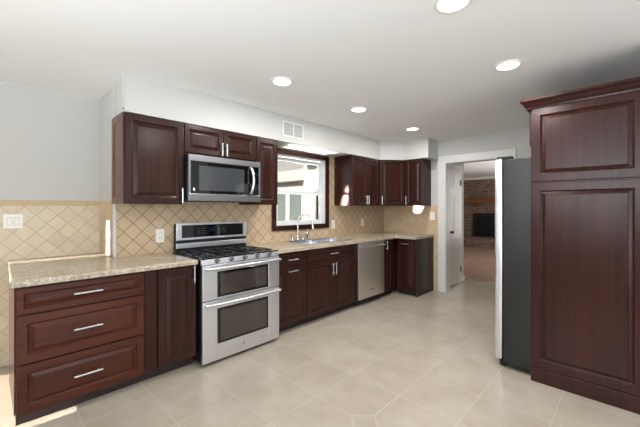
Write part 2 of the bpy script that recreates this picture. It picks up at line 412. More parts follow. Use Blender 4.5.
# hall beyond the doorway, family room beyond it
b = MB(); b.box(5.221, 6.20, 2.25, 2.36, 0, ZC); struct(b.build('wall_hall', M['white_wall']))
b = MB(); b.box(6.03, 6.212, 2.236, 2.249, 0, 0.09, 0.003); b.box(6.2, 6.213, 2.237, 2.36, 0, 0.09, 0.003); struct(b.build('baseboard_hall', M['trim']))
b = MB(); b.box(5.221, 12.4, 0.95, 1.05, 0, ZC); struct(b.build('wall_south', M['white_wall']))
b = MB(); b.box(6.10, 6.20, 2.361, 5.8, 0, ZC); struct(b.build('wall_family_west', M['white_wall']))
b = MB(); b.box(6.10, 12.4, 5.8, 5.9, 0, ZC); struct(b.build('wall_family_north', M['white_wall']))
b = MB(); b.mi = 0; b.box(12.0, 12.3, 1.05, 5.8, 0, ZC); struct(b.build('wall_brick', [M['brick']]))
b = MB(); b.box(11.96, 11.999, 1.06, 5.79, ZC - 0.10, ZC - 0.001, 0.01); struct(b.build('trim_4', M['trim']))

# six-panel closet door in the hall
d = bpy.data.objects.new('door_1', None); COL.objects.link(d); d.location = (5.36, 2.249, 0); struct(d)
b = MB()
b.box(0, 0.59, -0.034, -0.002, 0.012, 2.035, 0.002)
for x0, x1 in ((0.085, 0.27), (0.32, 0.505)):
    for z0, z1 in ((0.20, 0.82), (0.95, 1.56), (1.68, 1.92)):
        def L(i, dd, x0=x0, x1=x1, z0=z0, z1=z1): return [(x0 + i, -0.034 - dd, z0 + i), (x1 - i, -0.034 - dd, z0 + i), (x1 - i, -0.034 - dd, z1 - i), (x0 + i, -0.034 - dd, z1 - i)]
        b.loops([L(0, 0), L(0.006, 0.003), L(0.010, 0.003), L(0.035, 0.0005)], cap0=False)
b.build('door_leaf', M['door'], d)
b = MB(); b.lathe([(0.022, 0), (0.024, 0.006), (0.010, 0.012), (0.010, 0.035), (0.024, 0.042), (0.029, 0.055), (0.024, 0.068), (0.008, 0.072)], seg=20)
k = b.build('doorknob', M['bronze'], d, True); k.rotation_euler = (PI / 2, 0, 0); k.location = (0.10, -0.034, 0.94)
for z in (0.25, 1.80):
    b = MB(); b.box(0.592, 0.612, -0.042, -0.030, z - 0.045, z + 0.045, 0.002); b.cyl((0.592, -0.042, z - 0.048), (0.592, -0.042, z + 0.048), 0.006); b.build('hinge', M['bronze'], d)
b = MB(); b.box(-0.075, -0.004, -0.024, -0.001, 0, 2.11, 0.003); b.box(0.613, 0.668, -0.024, -0.001, 0, 2.11, 0.003); b.box(-0.004, 0.613, -0.024, -0.001, 2.042, 2.11, 0.003); b.build('door_casing', M['trim'], d)

# kitchen window: cherry casing, vinyl frame, two sashes with their panes
wn = bpy.data.objects.new('window_1', None); COL.objects.link(wn); wn.location = (0, YW, 0); struct(wn)
b = MB(); cx0, cx1, cz0, cz1 = 2.517, 3.582, 1.055, 2.118; cw = 0.066
for q in ((cx0, cx0 + cw, cz0, cz1), (cx1 - cw, cx1, cz0, cz1), (cx0 + cw, cx1 - cw, cz0, cz0 + cw), (cx0 + cw, cx1 - cw, cz1 - cw, cz1)):
    b.box(q[0], q[1], -0.022, -0.001, q[2], q[3], 0.004)
b.build('window_casing', M['wood'], wn)
fx0, fx1, fz0, fz1 = WX0 + 0.002, WX1 - 0.002, WZ0 + 0.002, WZ1 - 0.002; fw = 0.035
def ring(bb, x0, x1, z0, z1, w_, y0, y1, bev=0.003):
    bb.box(x0, x0 + w_, y0, y1, z0, z1, bev); bb.box(x1 - w_, x1, y0, y1, z0, z1, bev)
    bb.box(x0 + w_, x1 - w_, y0, y1, z0, z0 + w_, bev); bb.box(x0 + w_, x1 - w_, y0, y1, z1 - w_, z1, bev)
b = MB(); ring(b, fx0, fx1, fz0, fz1, fw, 0.005, 0.115); b.build('window_frame', M['vinyl'], wn)
zm = 1.56
for nm, y0, z0, z1 in (('lower_sash', 0.028, fz0 + fw, zm + 0.02), ('upper_sash', 0.066, zm - 0.02, fz1 - fw)):
    b = MB(); ring(b, fx0 + fw + 0.001, fx1 - fw - 0.001, z0 + 0.001, z1 - 0.001, 0.040, y0, y0 + 0.034); sh = b.build(nm, M['vinyl'], wn)
    b = MB(); b.box(fx0 + fw + 0.036, fx1 - fw - 0.036, y0 + 0.015, y0 + 0.019, z0 + 0.036, z1 - 0.036); b.build('pane', M['glass'], sh)
b = MB(); b.box(3.0, 3.06, 0.018, 0.030, zm + 0.018, zm + 0.030, 0.003); b.build('sash_lock', M['vinyl'], wn)

# ------------------------------------------------------------------ cabinet builders
def pull(parent, p, length, vertical, out=0.030):
    """bar pull; p = centre of the bar's footprint on the front (local)"""
    b = MB(); x, y, z = p; h = length / 2
    dv = Vector((0, 0, 1)) if vertical else Vector((1, 0, 0)); c = Vector((x, y - out, z))
    b.cyl(c - dv * h, c + dv * h, 0.0062, seg=12)
    for s in (-1, 1):
        q = c + dv * (s * h * 0.72); b.cyl(q, (q.x, y, q.z), 0.0048, seg=10)
    return b.build('handle', M['nickel'], parent, True)

def front(root, name, x0, x1, z0, z1, mat, fr=0.055, grow=0.028, handle=None, hl=0.14, vertical=True, raised=True):
    b = MB(); b.panel(x0, x1, z0, z1, 0.0, 0.020, fr, raised, grow); o = b.build(name, mat, root)
    if handle: pull(o, (handle[0], -0.020, handle[1]), hl, vertical)
    return o

def base_unit(name, label, x0, x1, loc_y=YB, rot=0.0, depth=None, loc=None, hollow=False, end_left=False, end_right=False):
    W = x1 - x0
    root = thing(name, label, 'cabinet', loc or (x0, loc_y, 0), rot)
    D = depth or (YW - loc_y - 0.006)
    b = MB()
    if hollow:
        t = 0.018
        for nm, q in (('side_wall', (0.001, t, 0, D, 0.10, CT0 - 0.002)), ('side_wall', (W - t, W - 0.001, 0, D, 0.10, CT0 - 0.002)), ('bottom_board', (t, W - t, 0, D, 0.10, 0.12)),
                      ('back_board', (t, W - t, D - t, D, 0.12, CT0 - 0.002)), ('front_rail', (t, W - t, 0, t, 0.69, CT0 - 0.002)), ('front_stile', (W / 2 - 0.03, W / 2 + 0.03, 0, t, 0.12, 0.69))):
            b = MB(); b.box(*q); b.build(nm, M['wood'], root)
    else:
        b.box(0.001, W - 0.001, 0, D, 0.10, CT0 - 0.002); b.build('cabinet_body', M['wood'], root)
    b = MB(); b.box(0.001 + (0.006 if end_left else 0), W - 0.001, 0.065, 0.085, 0.0, 0.0995); b.box(0.002 + (0.006 if end_left else 0), 0.02, 0.085, D, 0, 0.0995); b.box(W - 0.02, W - 0.002, 0.085, D, 0, 0.0995)
    b.build('toe_kick', M['toe'], root)
    return root

# left run
r = base_unit('drawer_base_cabinet', 'dark cherry base cabinet with three wide stacked drawers at the end of the counter', 0.125, 0.937, end_left=True)
for z0, z1, hz in ((0.700, 0.862, 0.786), (0.396, 0.692, 0.549), (0.086, 0.388, 0.238)):
    front(r, 'drawer', 0.004, 0.716, z0, z1, M['wood_h'], fr=0.036 if z1 - z0 < 0.2 else 0.052, grow=0.022, handle=(0.362, hz), hl=0.16, vertical=False)
b = MB(); b.box(0.720, 0.809, -0.012, 0, 0.10, CT0 - 0.004, 0.002); b.build('filler_strip', M['wood'], r)
b = MB(); b.box(-0.004, 0.0008, 0.0, YW - YB - 0.008, 0.092, CT0 - 0.003); b.build('end_panel', M['wood'], r)
r = base_unit('single_door_base_cabinet', 'narrow dark cherry base cabinet with one raised panel door left of the range', 0.938, 1.252)
front(r, 'door', 0.004, 0.309, 0.094, 0.862, M['wood'], fr=0.055, handle=(0.283, 0.795), hl=0.145)

# right run
r = base_unit('pullout_base_cabinet', 'dark cherry base cabinet right of the range, one drawer over one door with horizontal pulls', 2.098, 2.555)
front(r, 'drawer', 0.006, 0.452, 0.722, 0.862, M['wood_h_dark'], fr=0.034, grow=0.02, handle=(0.228, 0.790), hl=0.14, vertical=False)
front(r, 'door', 0.006, 0.452, 0.094, 0.712, M['wood'], fr=0.055, handle=(0.228, 0.665), hl=0.14, vertical=False)
r = base_unit('sink_base_cabinet', 'dark cherry double door base cabinet under the sink', 2.556, 3.504, hollow=True)
front(r, 'false_drawer', 0.004, 0.892, 0.722, 0.862, M['wood_h_dark'], fr=0.034, grow=0.02, handle=(0.448, 0.790), hl=0.14, vertical=False)
front(r, 'door', 0.004, 0.446, 0.094, 0.712, M['wood'], handle=(0.420, 0.60), hl=0.145)
front(r, 'door', 0.450, 0.892, 0.094, 0.712, M['wood'], handle=(0.476, 0.60), hl=0.145)
r = base_unit('corner_base_cabinet', 'dark narrow corner base cabinet with a single door right of the dishwasher', 4.162, 4.512, depth=0.58)
front(r, 'door', 0.004, 0.215, 0.094, 0.862, M['wood'], fr=0.048, grow=0.02, handle=(0.035, 0.79), hl=0.13)
# the return leg along the doorway wall (front faces -X)
YE = 2.350
r = base_unit('end_base_cabinet', 'dark cherry base cabinet at the far end of the counter beside the doorway', 0.0, 0.33, loc=(4.512, YE + 0.312, 0), rot=-PI / 2, depth=XD - 4.512 - 0.004)
front(r, 'door', 0.012, 0.306, 0.094, 0.862, M['wood_red'], fr=0.048, grow=0.024, handle=(0.16, 0.80), hl=0.13, vertical=False)
b = MB(); b.box(0.330, 0.334, -0.018, XD - 4.512 - 0.004, 0.0, CT0 - 0.003); b.build('end_panel', M['wood'], r)

# ------------------------------------------------------------------ countertops
def rc(x, y, r_, a0, n=5): return [(x + r_ * math.cos(math.radians(a0 + 90 * i / n)), y + r_ * math.sin(math.radians(a0 + 90 * i / n))) for i in range(n + 1)]
b = MB(); c = 0.02; YP = 3.765
outer = rc(0.104 + c, 2.64 + c, c, 180) + [(1.250, 2.64), (1.250, YW - 0.002), (XR - 0.014, YW - 0.008), (XR - 0.014, YW + 0.132), (XR - 0.002, YW + 0.132), (XR - 0.002, YP)] + rc(0.132 + c, YP - c, c, 90)
b.poly(outer, CT0, CT1, bev=0.012); tag(b.build('countertop', M['granite']), 'speckled beige granite peninsula countertop left of the range', 'countertop')
SX0, SX1, SY0, SY1 = 2.690, 3.478, 2.780, 3.200
b = MB()
outer = [(2.096, 2.64), (4.44, 2.64), (4.466, 2.60), (4.466, YE - 0.030), (XD - 0.002, YE - 0.030), (XD - 0.002, YW - 0.002), (2.096, YW - 0.002)]
hole = [(SX0, SY0), (SX1, SY0), (SX1, SY1 - 0.06), (SX0, SY1 - 0.06)]
b.poly(outer, CT0, CT1, holes=[hole], bev=0.006); tag(b.build('countertop', M['granite']), 'L shaped beige granite countertop around the sink', 'countertop')

# ------------------------------------------------------------------ sink and faucet
r = thing('sink', 'stainless steel double bowl sink set into the counter under the window', 'sink', (0, 0, CT1))
b = MB(); zr = 0.006
rim_o = [(SX0 - 0.018, SY0 - 0.018), (SX1 + 0.018, SY0 - 0.018), (SX1 + 0.018, SY1 + 0.018), (SX0 - 0.018, SY1 + 0.018)]
xm = (SX0 + SX1) / 2 - 0.02
bw = [(SX0 + 0.012, xm - 0.012, SY0 + 0.012, SY1 - 0.085), (xm + 0.012, SX1 - 0.012, SY0 + 0.012, SY1 - 0.085)]
b.poly(rim_o, 0.0005, zr, holes=[[(q[0], q[2]), (q[1], q[2]), (q[1], q[3]), (q[0], q[3])] for q in bw], bev=0.003)
b.build('rim', M['sink'], r)
for q in bw:
    b = MB()
    def L(i, z, q=q): return rc(q[1] - 0.04 - i, q[3] - 0.04 - i, 0.04, 0, 4) + rc(q[0] + 0.04 + i, q[3] - 0.04 - i, 0.04, 90, 4) + rc(q[0] + 0.04 + i, q[2] + 0.04 + i, 0.04, 180, 4) + rc(q[1] - 0.04 - i, q[2] + 0.04 + i, 0.04, 270, 4)
    def P3(i, z): return [(x, y, z) for x, y in L(i, z)]
    b.loops([P3(-0.001, zr - 0.001), P3(0.003, -0.01), P3(0.010, -0.15), P3(0.03, -0.170)], cap0=False)
    o = b.build('bowl', M['sink'], r, True)
    b = MB(); b.lathe([(0.042, -0.1695), (0.042, -0.166), (0.030, -0.165), (0.026, -0.168)], ((q[0] + q[1]) / 2, (q[2] + q[3]) / 2, 0)); b.build('drain', M['chrome'], o, True)
r = thing('faucet', 'chrome gooseneck kitchen faucet behind the sink', 'faucet', (2.868, 3.172, CT1 + 0.0062))
b = MB(); b.box(-0.13, 0.13, -0.026, 0.026, 0, 0.010, 0.006, 3); b.build('base_plate', M['chrome'], r, True)
b = MB(); dx, dy = 0.62, -0.78; R = 0.098
pts = [(0, 0, 0.008), (0, 0, 0.10), (0, 0, 0.245)]
for i in range(1, 13):
    a_ = PI - i * PI / 12 * 1.05; pts.append(((R + R * math.cos(a_)) * dx, (R + R * math.cos(a_)) * dy, 0.245 + R * math.sin(a_)))
e = pts[-1]; pts.append((e[0] + 0.004 * dx, e[1] + 0.004 * dy, e[2] - 0.03))
b.tube(pts, 0.0115, 14); b.lathe([(0.022, 0.008), (0.022, 0.03), (0.016, 0.05), (0.0115, 0.055)], seg=20); b.build('spout', M['chrome'], r, True)
e = pts[-1]; b = MB(); b.tube([(e[0], e[1], e[2] + 0.012), (e[0], e[1], e[2] - 0.005), (e[0] + 0.002, e[1] - 0.002, e[2] - 0.045)], [0.014, 0.016, 0.018], 14); b.build('spray_head', M['chrome'], r, True)
for s in (-1, 1):
    b = MB(); b.lathe([(0.020, 0.008), (0.020, 0.028), (0.013, 0.045), (0.012, 0.060), (0.004, 0.066)], (s * 0.095, 0, 0), 18)
    b.tube([(s * 0.095, 0, 0.055), (s * 0.120, -0.012, 0.068), (s * 0.150, -0.02, 0.072)], [0.007, 0.006, 0.005], 10); b.build('tap_handle', M['chrome'], r, True)
r = thing('side_sprayer', 'chrome side sprayer standing right of the faucet', 'sprayer', (3.04, 3.172, CT1 + 0.0062))
b = MB(); b.lathe([(0.022, 0), (0.022, 0.010), (0.014, 0.016), (0.014, 0.045), (0.018, 0.060), (0.019, 0.10), (0.014, 0.118), (0.004, 0.122)], seg=20); b.build('spray_body', M['chrome'], r, True)
b = MB(); b.box(-0.006, 0.006, -0.027, -0.016, 0.07, 0.105, 0.003); b.build('trigger', M['black'], r)

# ------------------------------------------------------------------ wall cabinets
def wall_unit(name, label, x0, x1, z0, z1, D=YW - YU - 0.003, loc=None, rot=0.0):
    r = thing(name, label, 'cabinet', loc or (x0, YU, z0), rot); W = x1 - x0
    b = MB(); b.box(0.001, W - 0.001, 0, D, 0, z1 - z0, 0.001, 1); b.build('cabinet_body', M['wood'], r)
    return r
H = UT - UB
r = wall_unit('wall_cabinet', 'tall single door cherry wall cabinet left of the microwave', 0.775, 1.258, UB, UT)
front(r, 'door', 0.004, 0.479, 0.003, H - 0.004, M['wood'], handle=(0.458, 0.075), hl=0.135)
b = MB()   # frame-and-panel finished end
D = YW - YU - 0.004
b.loops([[(0.001 - d_, y0, z0), (0.001 - d_, y1, z0), (0.001 - d_, y1, z1), (0.001 - d_, y0, z1)] for d_, y0, y1, z0, z1 in
         ((0, 0, D, 0, H), (0.008, 0.001, D - 0.001, 0.001, H - 0.001), (0.008, 0.055, D - 0.055, 0.055, H - 0.055), (0.002, 0.062, D - 0.062, 0.062, H - 0.062))])
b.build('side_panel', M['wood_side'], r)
r = wall_unit('wall_cabinet', 'short cherry wall cabinet with two small doors above the microwave', 1.259, 2.046, 1.842, UT)
front(r, 'door', 0.004, 0.391, 0.022, UT - 1.842 - 0.004, M['wood'], fr=0.045, grow=0.022, handle=(0.368, 0.085), hl=0.125)
front(r, 'door', 0.395, 0.783, 0.022, UT - 1.842 - 0.004, M['wood'], fr=0.045, grow=0.022, handle=(0.418, 0.085), hl=0.125)
r = wall_unit('wall_cabinet', 'narrow single door cherry wall cabinet right of the microwave, beside the window', 2.047, 2.344, UB, UT)
front(r, 'door', 0.004, 0.293, 0.003, H - 0.004, M['wood'])
r = wall_unit('wall_cabinet', 'double door cherry wall cabinet right of the window', 3.715, 4.436, UB, UT)
front(r, 'door', 0.004, 0.354, 0.003, H - 0.004, M['wood'], handle=(0.332, 0.085), hl=0.135)
front(r, 'door', 0.358, 0.716, 0.003, H - 0.004, M['wood'], handle=(0.382, 0.085), hl=0.135)
# diagonal corner cabinet
p0 = Vector((4.440, YU)); p1 = Vector((4.790, 2.672)); dd = (p1 - p0); L_ = dd.length; ang = math.atan2(dd.y, dd.x)
r = thing('corner_wall_cabinet', 'diagonal cherry corner wall cabinet with one door', 'cabinet', (p0.x, p0.y, UB), ang)
Rm = Matrix.Rotation(-ang, 2)
poly = [Rm @ (Vector(q) - p0) for q in ((4.440, YU), (4.790, 2.672), (XD - 0.003, 2.672), (XD - 0.003, YW - 0.003), (4.440, YW - 0.003))]
b = MB(); b.poly([(q.x, q.y) for q in poly], 0, H); b.build('cabinet_body', M['wood'], r)
front(r, 'door', 0.016, L_ - 0.016, 0.003, H - 0.004, M['wood'], fr=0.052, handle=(0.040, 0.085), hl=0.135)
r = wall_unit('wall_cabinet', 'single door cherry wall cabinet at the far end beside the doorway', 0, 0.300, UB, UT, D=XD - 4.790 - 0.003, loc=(4.790, 2.670, UB), rot=-PI / 2)
front(r, 'door', 0.012, 0.296, 0.003, H - 0.004, M['wood'], fr=0.050, grow=0.024, handle=(0.036, 0.085), hl=0.135)

# ------------------------------------------------------------------ microwave
r = thing('microwave', 'stainless steel over the range microwave with black glass door', 'microwave', (1.262, 2.85, 1.416)); W, Hm = 0.781, 0.422
b = MB(); b.box(0, W, 0.03, YW - 2.85 - 0.004, 0, Hm, 0.003); b.build('housing', M['black'], r)
b = MB(); b.box(0.001, W - 0.001, 0, 0.029, 0.0, 0.068, 0.004); b.box(0.001, W - 0.001, 0, 0.029, Hm - 0.058, Hm - 0.001, 0.004)
b.box(0.001, 0.022, 0, 0.029, 0.068, Hm - 0.058, 0.002); b.box(W - 0.022, W - 0.001, 0, 0.029, 0.068, Hm - 0.058, 0.002); b.build('door_frame', M['steel_micro'], r)
b = MB(); b.box(0.0225, W - 0.0225, 0.003, 0.028, 0.0685, Hm - 0.0585); g = b.build('glass_door', M['black_glass'], r)
b = MB(); b.box(0.10, 0.58, 0.0015, 0.0029, 0.098, Hm - 0.095); b.build('window', M['micro_mesh'], g)
b = MB(); b.box(0.692, 0.748, 0.0015, 0.0029, 0.275, 0.300); b.build('display', M['display'], g)
b = MB(); b.box(0.045, 0.060, 0.0015, 0.0029, 0.095, 0.118); b.build('sticker', M['plastic'], g)
b = MB(); n = 14
b.tube([(0.655 + 0.012 * math.sin(PI * i / n), -0.002 - 0.040 * math.sin(PI * i / n) ** 0.6, 0.082 + 0.275 * i / n) for i in range(n + 1)], 0.0135, 12); b.build('handle', M['nickel'], r, True)
b = MB()
for i in range(3): b.box(0.06 + i * 0.24, 0.24 + i * 0.24, 0.12, 0.30, -0.004, -0.0005)
b.build('vent_grille', M['iron'], r)

# ------------------------------------------------------------------ range
RX0, RX1 = 1.264, 2.084
r = thing('range', 'stainless steel double oven range with black cooktop between the cabinets', 'range', (RX0, 2.585, 0)); W = RX1 - RX0
b = MB(); b.box(0.001, W - 0.001, 0.034, YW - 2.585 - 0.012, 0.03, 0.905, 0.003)
for x in (0.05, W - 0.05):
    for y in (0.08, 0.62): b.cyl((x, y, 0), (x, y, 0.035), 0.018)
b.build('oven_body', M['black'], r)
b = MB(); b.box(-0.001, W + 0.001, 0.045, 0.640, 0.9065, 0.918, 0.004); b.box(-0.001, W + 0.001, 0.020, 0.0445, 0.9065, 0.922, 0.004); ck = b.build('cooktop', M['black_glass'], r)
# grates and burners
for gx in (0.04, 0.295, 0.55):
    b = MB(); x0, x1, y0, y1 = gx, gx + 0.23, 0.085, 0.560; z = 0.931
    for q in ((x0, x1, y0, y0 + 0.012), (x0, x1, y1 - 0.012, y1), (x0, x0 + 0.012, y0, y1), (x1 - 0.012, x1, y0, y1), (x0, x1, (y0 + y1) / 2 - 0.006, (y0 + y1) / 2 + 0.006), ((x0 + x1) / 2 - 0.006, (x0 + x1) / 2 + 0.006, y0, y1)):
        b.box(q[0], q[1], q[2], q[3], z - 0.009, z, 0.002, 1)
    for yy in ((y0 * 3 + y1) / 4, (y0 + 3 * y1) / 4): b.box(x0 + 0.06, x1 - 0.06, yy - 0.005, yy + 0.005, z - 0.008, z, 0.002, 1)
    for x in (x0 + 0.006, x1 - 0.006):
        for y in (y0 + 0.006, y1 - 0.006): b.cyl((x, y, 0.9185), (x, y, z - 0.004), 0.005, seg=8)
    b.build('grate', M['iron'], r)
for bx, by, br in ((0.145, 0.18, 0.045), (0.145, 0.40, 0.036), (0.40, 0.29, 0.05), (0.655, 0.18, 0.045), (0.655, 0.40, 0.036)):
    b = MB(); b.lathe([(br, 0.9182), (br, 0.923), (br * 0.75, 0.924), (br * 0.72, 0.928), (br * 0.1, 0.929)], (bx, by, 0), 22); b.build('burner', M['iron'], r, True)
# slanted control strip with five knobs
b = MB(); b.loops([[(x, 0.010, 0.866), (x, 0.034, 0.866), (x, 0.034, 0.9055), (x, 0.060, 0.921), (x, 0.052, 0.921), (x, 0.022, 0.917)] for x in (-0.001, W + 0.001)])
pn = b.build('control_strip', M['steel'], r)
for i in range(5):
    b = MB(); b.lathe([(0.023, 0.0), (0.024, 0.004), (0.019, 0.008), (0.018, 0.026), (0.015, 0.030), (0.002, 0.031)], seg=22); b.box(-0.0035, 0.0035, -0.018, 0.018, 0.029, 0.036, 0.001, 1)
    kb = b.build('knob', M['knob'], r, True); kb.rotation_euler = (PI / 2 - 0.22, 0, 0); kb.location = (0.138 + i * 0.140, 0.0145, 0.892)
def oven_door(nm, z0, z1, wz0, wz1, hz):
    b = MB(); x0, x1 = 0.138, 0.682
    # stainless frame around the glass
    b.box(0.001, x0, 0, 0.032, z0, z1, 0.004); b.box(x1, W - 0.001, 0, 0.032, z0, z1, 0.004); b.box(x0, x1, 0, 0.032, z0, wz0, 0.002); b.box(x0, x1, 0, 0.032, wz1, z1, 0.002)
    d_ = b.build(nm, M['steel'], r)
    b = MB(); b.box(x0 + 0.001, x1 - 0.001, -0.002, 0.028, wz0 + 0.001, wz1 - 0.001, 0.001, 1); g = b.build('glass', M['black_glass'], d_)
    b = MB(); b.box(x0 + 0.025, x1 - 0.025, -0.0032, -0.0021, wz0 + 0.022, wz1 - 0.022); b.build('window', M['oven_glass'], d_)
    b = MB(); n = 16
    b.tube([(0.012 + (W - 0.024) * i / n, -0.036 - 0.022 * math.sin(PI * i / n), hz) for i in range(n + 1)], 0.0135, 12)
    for x in (0.03, W - 0.03): b.cyl((x, -0.036, hz), (x, 0.004, hz), 0.011, seg=12)
    b.build('handle', M['nickel'], d_, True)
    return d_
oven_door('upper_oven_door', 0.560, 0.860, 0.575, 0.800, 0.833)
ld = oven_door('lower_oven_door', 0.032, 0.553, 0.172, 0.480, 0.525)
b = MB(); b.lathe([(0.014, 0), (0.014, 0.0015), (0.004, 0.002)], seg=18); k = b.build('badge', M['chrome'], ld); k.rotation_euler = (PI / 2, 0, 0); k.location = (0.40, -0.0005, 0.105)
# backguard
GX0, GX1, GYF = 0.034, W + 0.012, 0.612
b = MB(); b.box(GX0, GX1, GYF + 0.015, YW - 2.585 - 0.010, 0.9195, 1.195, 0.004); bg = b.build('backguard', M['black'], r)
b = MB(); ring(b, GX0, GX1, 1.030, 1.199, 0.022, GYF, GYF + 0.014, 0.003); b.box(GX0 + 0.022, GX0 + 0.05, GYF, GYF + 0.014, 1.052, 1.177); b.box(GX1 - 0.05, GX1 - 0.022, GYF, GYF + 0.014, 1.052, 1.177); b.build('backguard_frame', M['steel'], r)
b = MB(); b.box(GX0 + 0.051, GX1 - 0.051, GYF + 0.003, GYF + 0.014, 1.053, 1.176); g = b.build('control_glass', M['black_glass'], r)
b = MB(); b.box(0.38, 0.45, GYF + 0.0018, GYF + 0.0028, 1.105, 1.145); b.build('display', M['display'], g)
for i in range(4):
    for j in range(3):
        for gx in (0.24, 0.49):
            b = MB(); b.box(gx + i * 0.024, gx + 0.010 + i * 0.024, GYF + 0.0018, GYF + 0.0028, 1.088 + j * 0.024, 1.095 + j * 0.024); b.build('button', M['slot'], g)
b = MB(); b.box(GX0, GX1, GYF + 0.002, GYF + 0.014, 0.950, 0.998, 0.003); b.build('backguard_strip', M['steel'], r)

# ------------------------------------------------------------------ dishwasher
r = thing('dishwasher', 'stainless steel dishwasher under the counter right of the sink cabinet', 'dishwasher', (3.506, 2.655, 0)); W = 0.640
b = MB(); b.box(0.001, W - 0.001, 0.026, YW - 2.655 - 0.01, 0.10, CT0 - 0.004); b.build('tub', M['black'], r)
b = MB(); b.box(0.006, W - 0.006, 0, 0.025, 0.092, CT0 - 0.008, 0.004); b.build('door', M['steel_dw'], r)
b = MB(); b.box(0.006, W - 0.006, 0.075, 0.095, 0, 0.091); b.build('toe_kick', M['black'], r)
b = MB(); b.cyl((0.05, -0.045, 0.812), (W - 0.05, -0.045, 0.812), 0.012, seg=14)
for x in (0.075, W - 0.075): b.cyl((x, -0.045, 0.812), (x, 0.001, 0.812), 0.008, seg=10)
b.build('handle', M['nickel'], r, True)
b = MB(); b.box(0.255, 0.385, -0.0015, -0.0002, 0.185, 0.205); b.build('badge', M['chrome'], r)

# ------------------------------------------------------------------ refrigerator and its tall cabinet
r = thing('refrigerator', 'refrigerator with black textured side and stainless door edge beside the tall cherry panel', 'refrigerator', (3.94, 0.78, 0), PI); W = 0.90
b = MB(); b.box(0, W, 0.0, 0.80, 0.045, 1.765, 0.006); b.build('body', M['fridge_side'], r)
for x0, x1 in ((0.001, 0.398), (0.402, W - 0.001)):
    b = MB(); b.box(x0, x1, -0.066, -0.006, 0.065, 1.772, 0.014, 4); dr = b.build('door', M['steel'], r, True)
    hx = x1 - 0.05 if x0 < 0.2 else x0 + 0.05
    b = MB(); b.cyl((hx, -0.115, 0.55), (hx, -0.115, 1.45), 0.013)
    for z in (0.58, 1.42): b.cyl((hx, -0.115, z), (hx, -0.064, z), 0.010)
    b.build('handle', M['nickel'], dr, True)
for x in (0.06, W - 0.06):
    b = MB(); b.box(x - 0.035, x + 0.035, -0.055, 0.06, 1.7725, 1.790, 0.005); b.build('hinge_cover', M['black'], r)
    for y in (0.0, 0.70):
        b = MB(); b.cyl((x - 0.012, y, 0.022), (x + 0.012, y, 0.022), 0.022); b.box(x - 0.016, x + 0.016, y - 0.012, y + 0.03, 0.02, 0.046); b.build('caster', M['black'], r)
b = MB(); b.box(0.01, W - 0.01, -0.030, -0.004, 0.015, 0.060, 0.003); b.build('kick_grille', M['black'], r)

# tall cabinet: local x runs along -Y from its front edge, local -y faces -X
XP = 2.993
r = thing('refrigerator_cabinet', 'tall cherry refrigerator surround with two raised side panels and crown moulding', 'cabinet', (XP, 0.567, 0), -PI / 2); W = 0.645
b = MB(); b.box(0, W, 0.0, 0.030, 0, 2.13); b.box(0, W, 0.968, 0.99, 0, 2.13); b.build('side_wall', M['wood_red'], r)
b = MB(); b.panel(0.001, W, 0.115, 1.546, 0, 0.020, 0.062, True, 0.020); b.build('lower_panel', M['wood_red'], r)
b = MB(); b.panel(0.001, W, 1.556, 2.13, 0, 0.020, 0.062, True, 0.020); b.build('upper_panel', M['wood_red'], r)
b = MB(); b.box(0.0, W, -0.022, -0.0005, 0, 0.112, 0.004); b.build('base_board', M['wood_red'], r)
b = MB(); b.box(0.002, W, 0.031, 0.967, 1.845, 2.13); o = b.build('overhead_box', M['wood_red'], r)
for k_ in range(2):
    b = MB(); b.panel(0.033 + k_ * 0.468, 0.497 + k_ * 0.468, 1.85, 2.125, 0, 0.020, 0.055, True, 0.02)
    o = b.build('overhead_door', M['wood_red'], r); o.rotation_euler = (0, 0, -PI / 2); o.location = (0.0, 0.998, 0)
    o.rotation_euler = (0, 0, -PI / 2)
b = MB()
prof = [(0.0, 2.12), (0.006, 2.122), (0.010, 2.135), (0.022, 2.15), (0.030, 2.168), (0.042, 2.178), (0.046, 2.184), (0.046, 2.200), (0.0, 2.200)]
# path in local coordinates: along the side (y = -0.022 - off), round the front corner (x = -0.022 - off)
loops_ = []
for st in range(3):
    Lp = []
    for off, z in prof:
        if st == 0: Lp.append((W, -0.022 - off, z))
        elif st == 1: Lp.append((-0.022 - off, -0.022 - off, z))
        else: Lp.append((-0.022 - off, 0.99, z))
    loops_.append(Lp)
b.loops(loops_); b.box(-0.021, W, -0.021, 0.99, 2.131, 2.199); b.build('crown_moulding', M['wood_red'], r)

# ------------------------------------------------------------------ ceiling lights
def downlight(x, y, label):
    r = thing('ceiling_light', label, 'light', (x, y, ZC), 0, 'recessed ceiling lights')
    b = MB(); b.lathe([(0.098, -0.0008), (0.096, -0.006), (0.080, -0.010), (0.074, -0.004)], seg=32, cap0=False, cap1=False); b.build('trim_ring', M['plastic'], r, True)
    b = MB(); b.lathe([(0.0735, -0.0035), (0.0735, -0.001)], seg=32); b.build('lens', M['lamp'], r)
    l = light('lamp', 'AREA', (0, 0, -0.012), 13.5, color=(1, 0.985, 0.965), shape='DISK', size=0.14); l.parent = r
    return r
for x, y, lb in ((1.771, 2.16, 'round recessed ceiling light nearest the range'), (2.861, 2.165, 'round recessed ceiling light in front of the window'),
                 (4.08, 2.165, 'round recessed ceiling light farthest back near the corner cabinets'), (2.765, 0.675, 'round recessed ceiling light beside the tall cherry cabinet'),
                 (1.709, 0.675, 'round recessed ceiling light at the top edge of the photo')):
    downlight(x, y, lb)

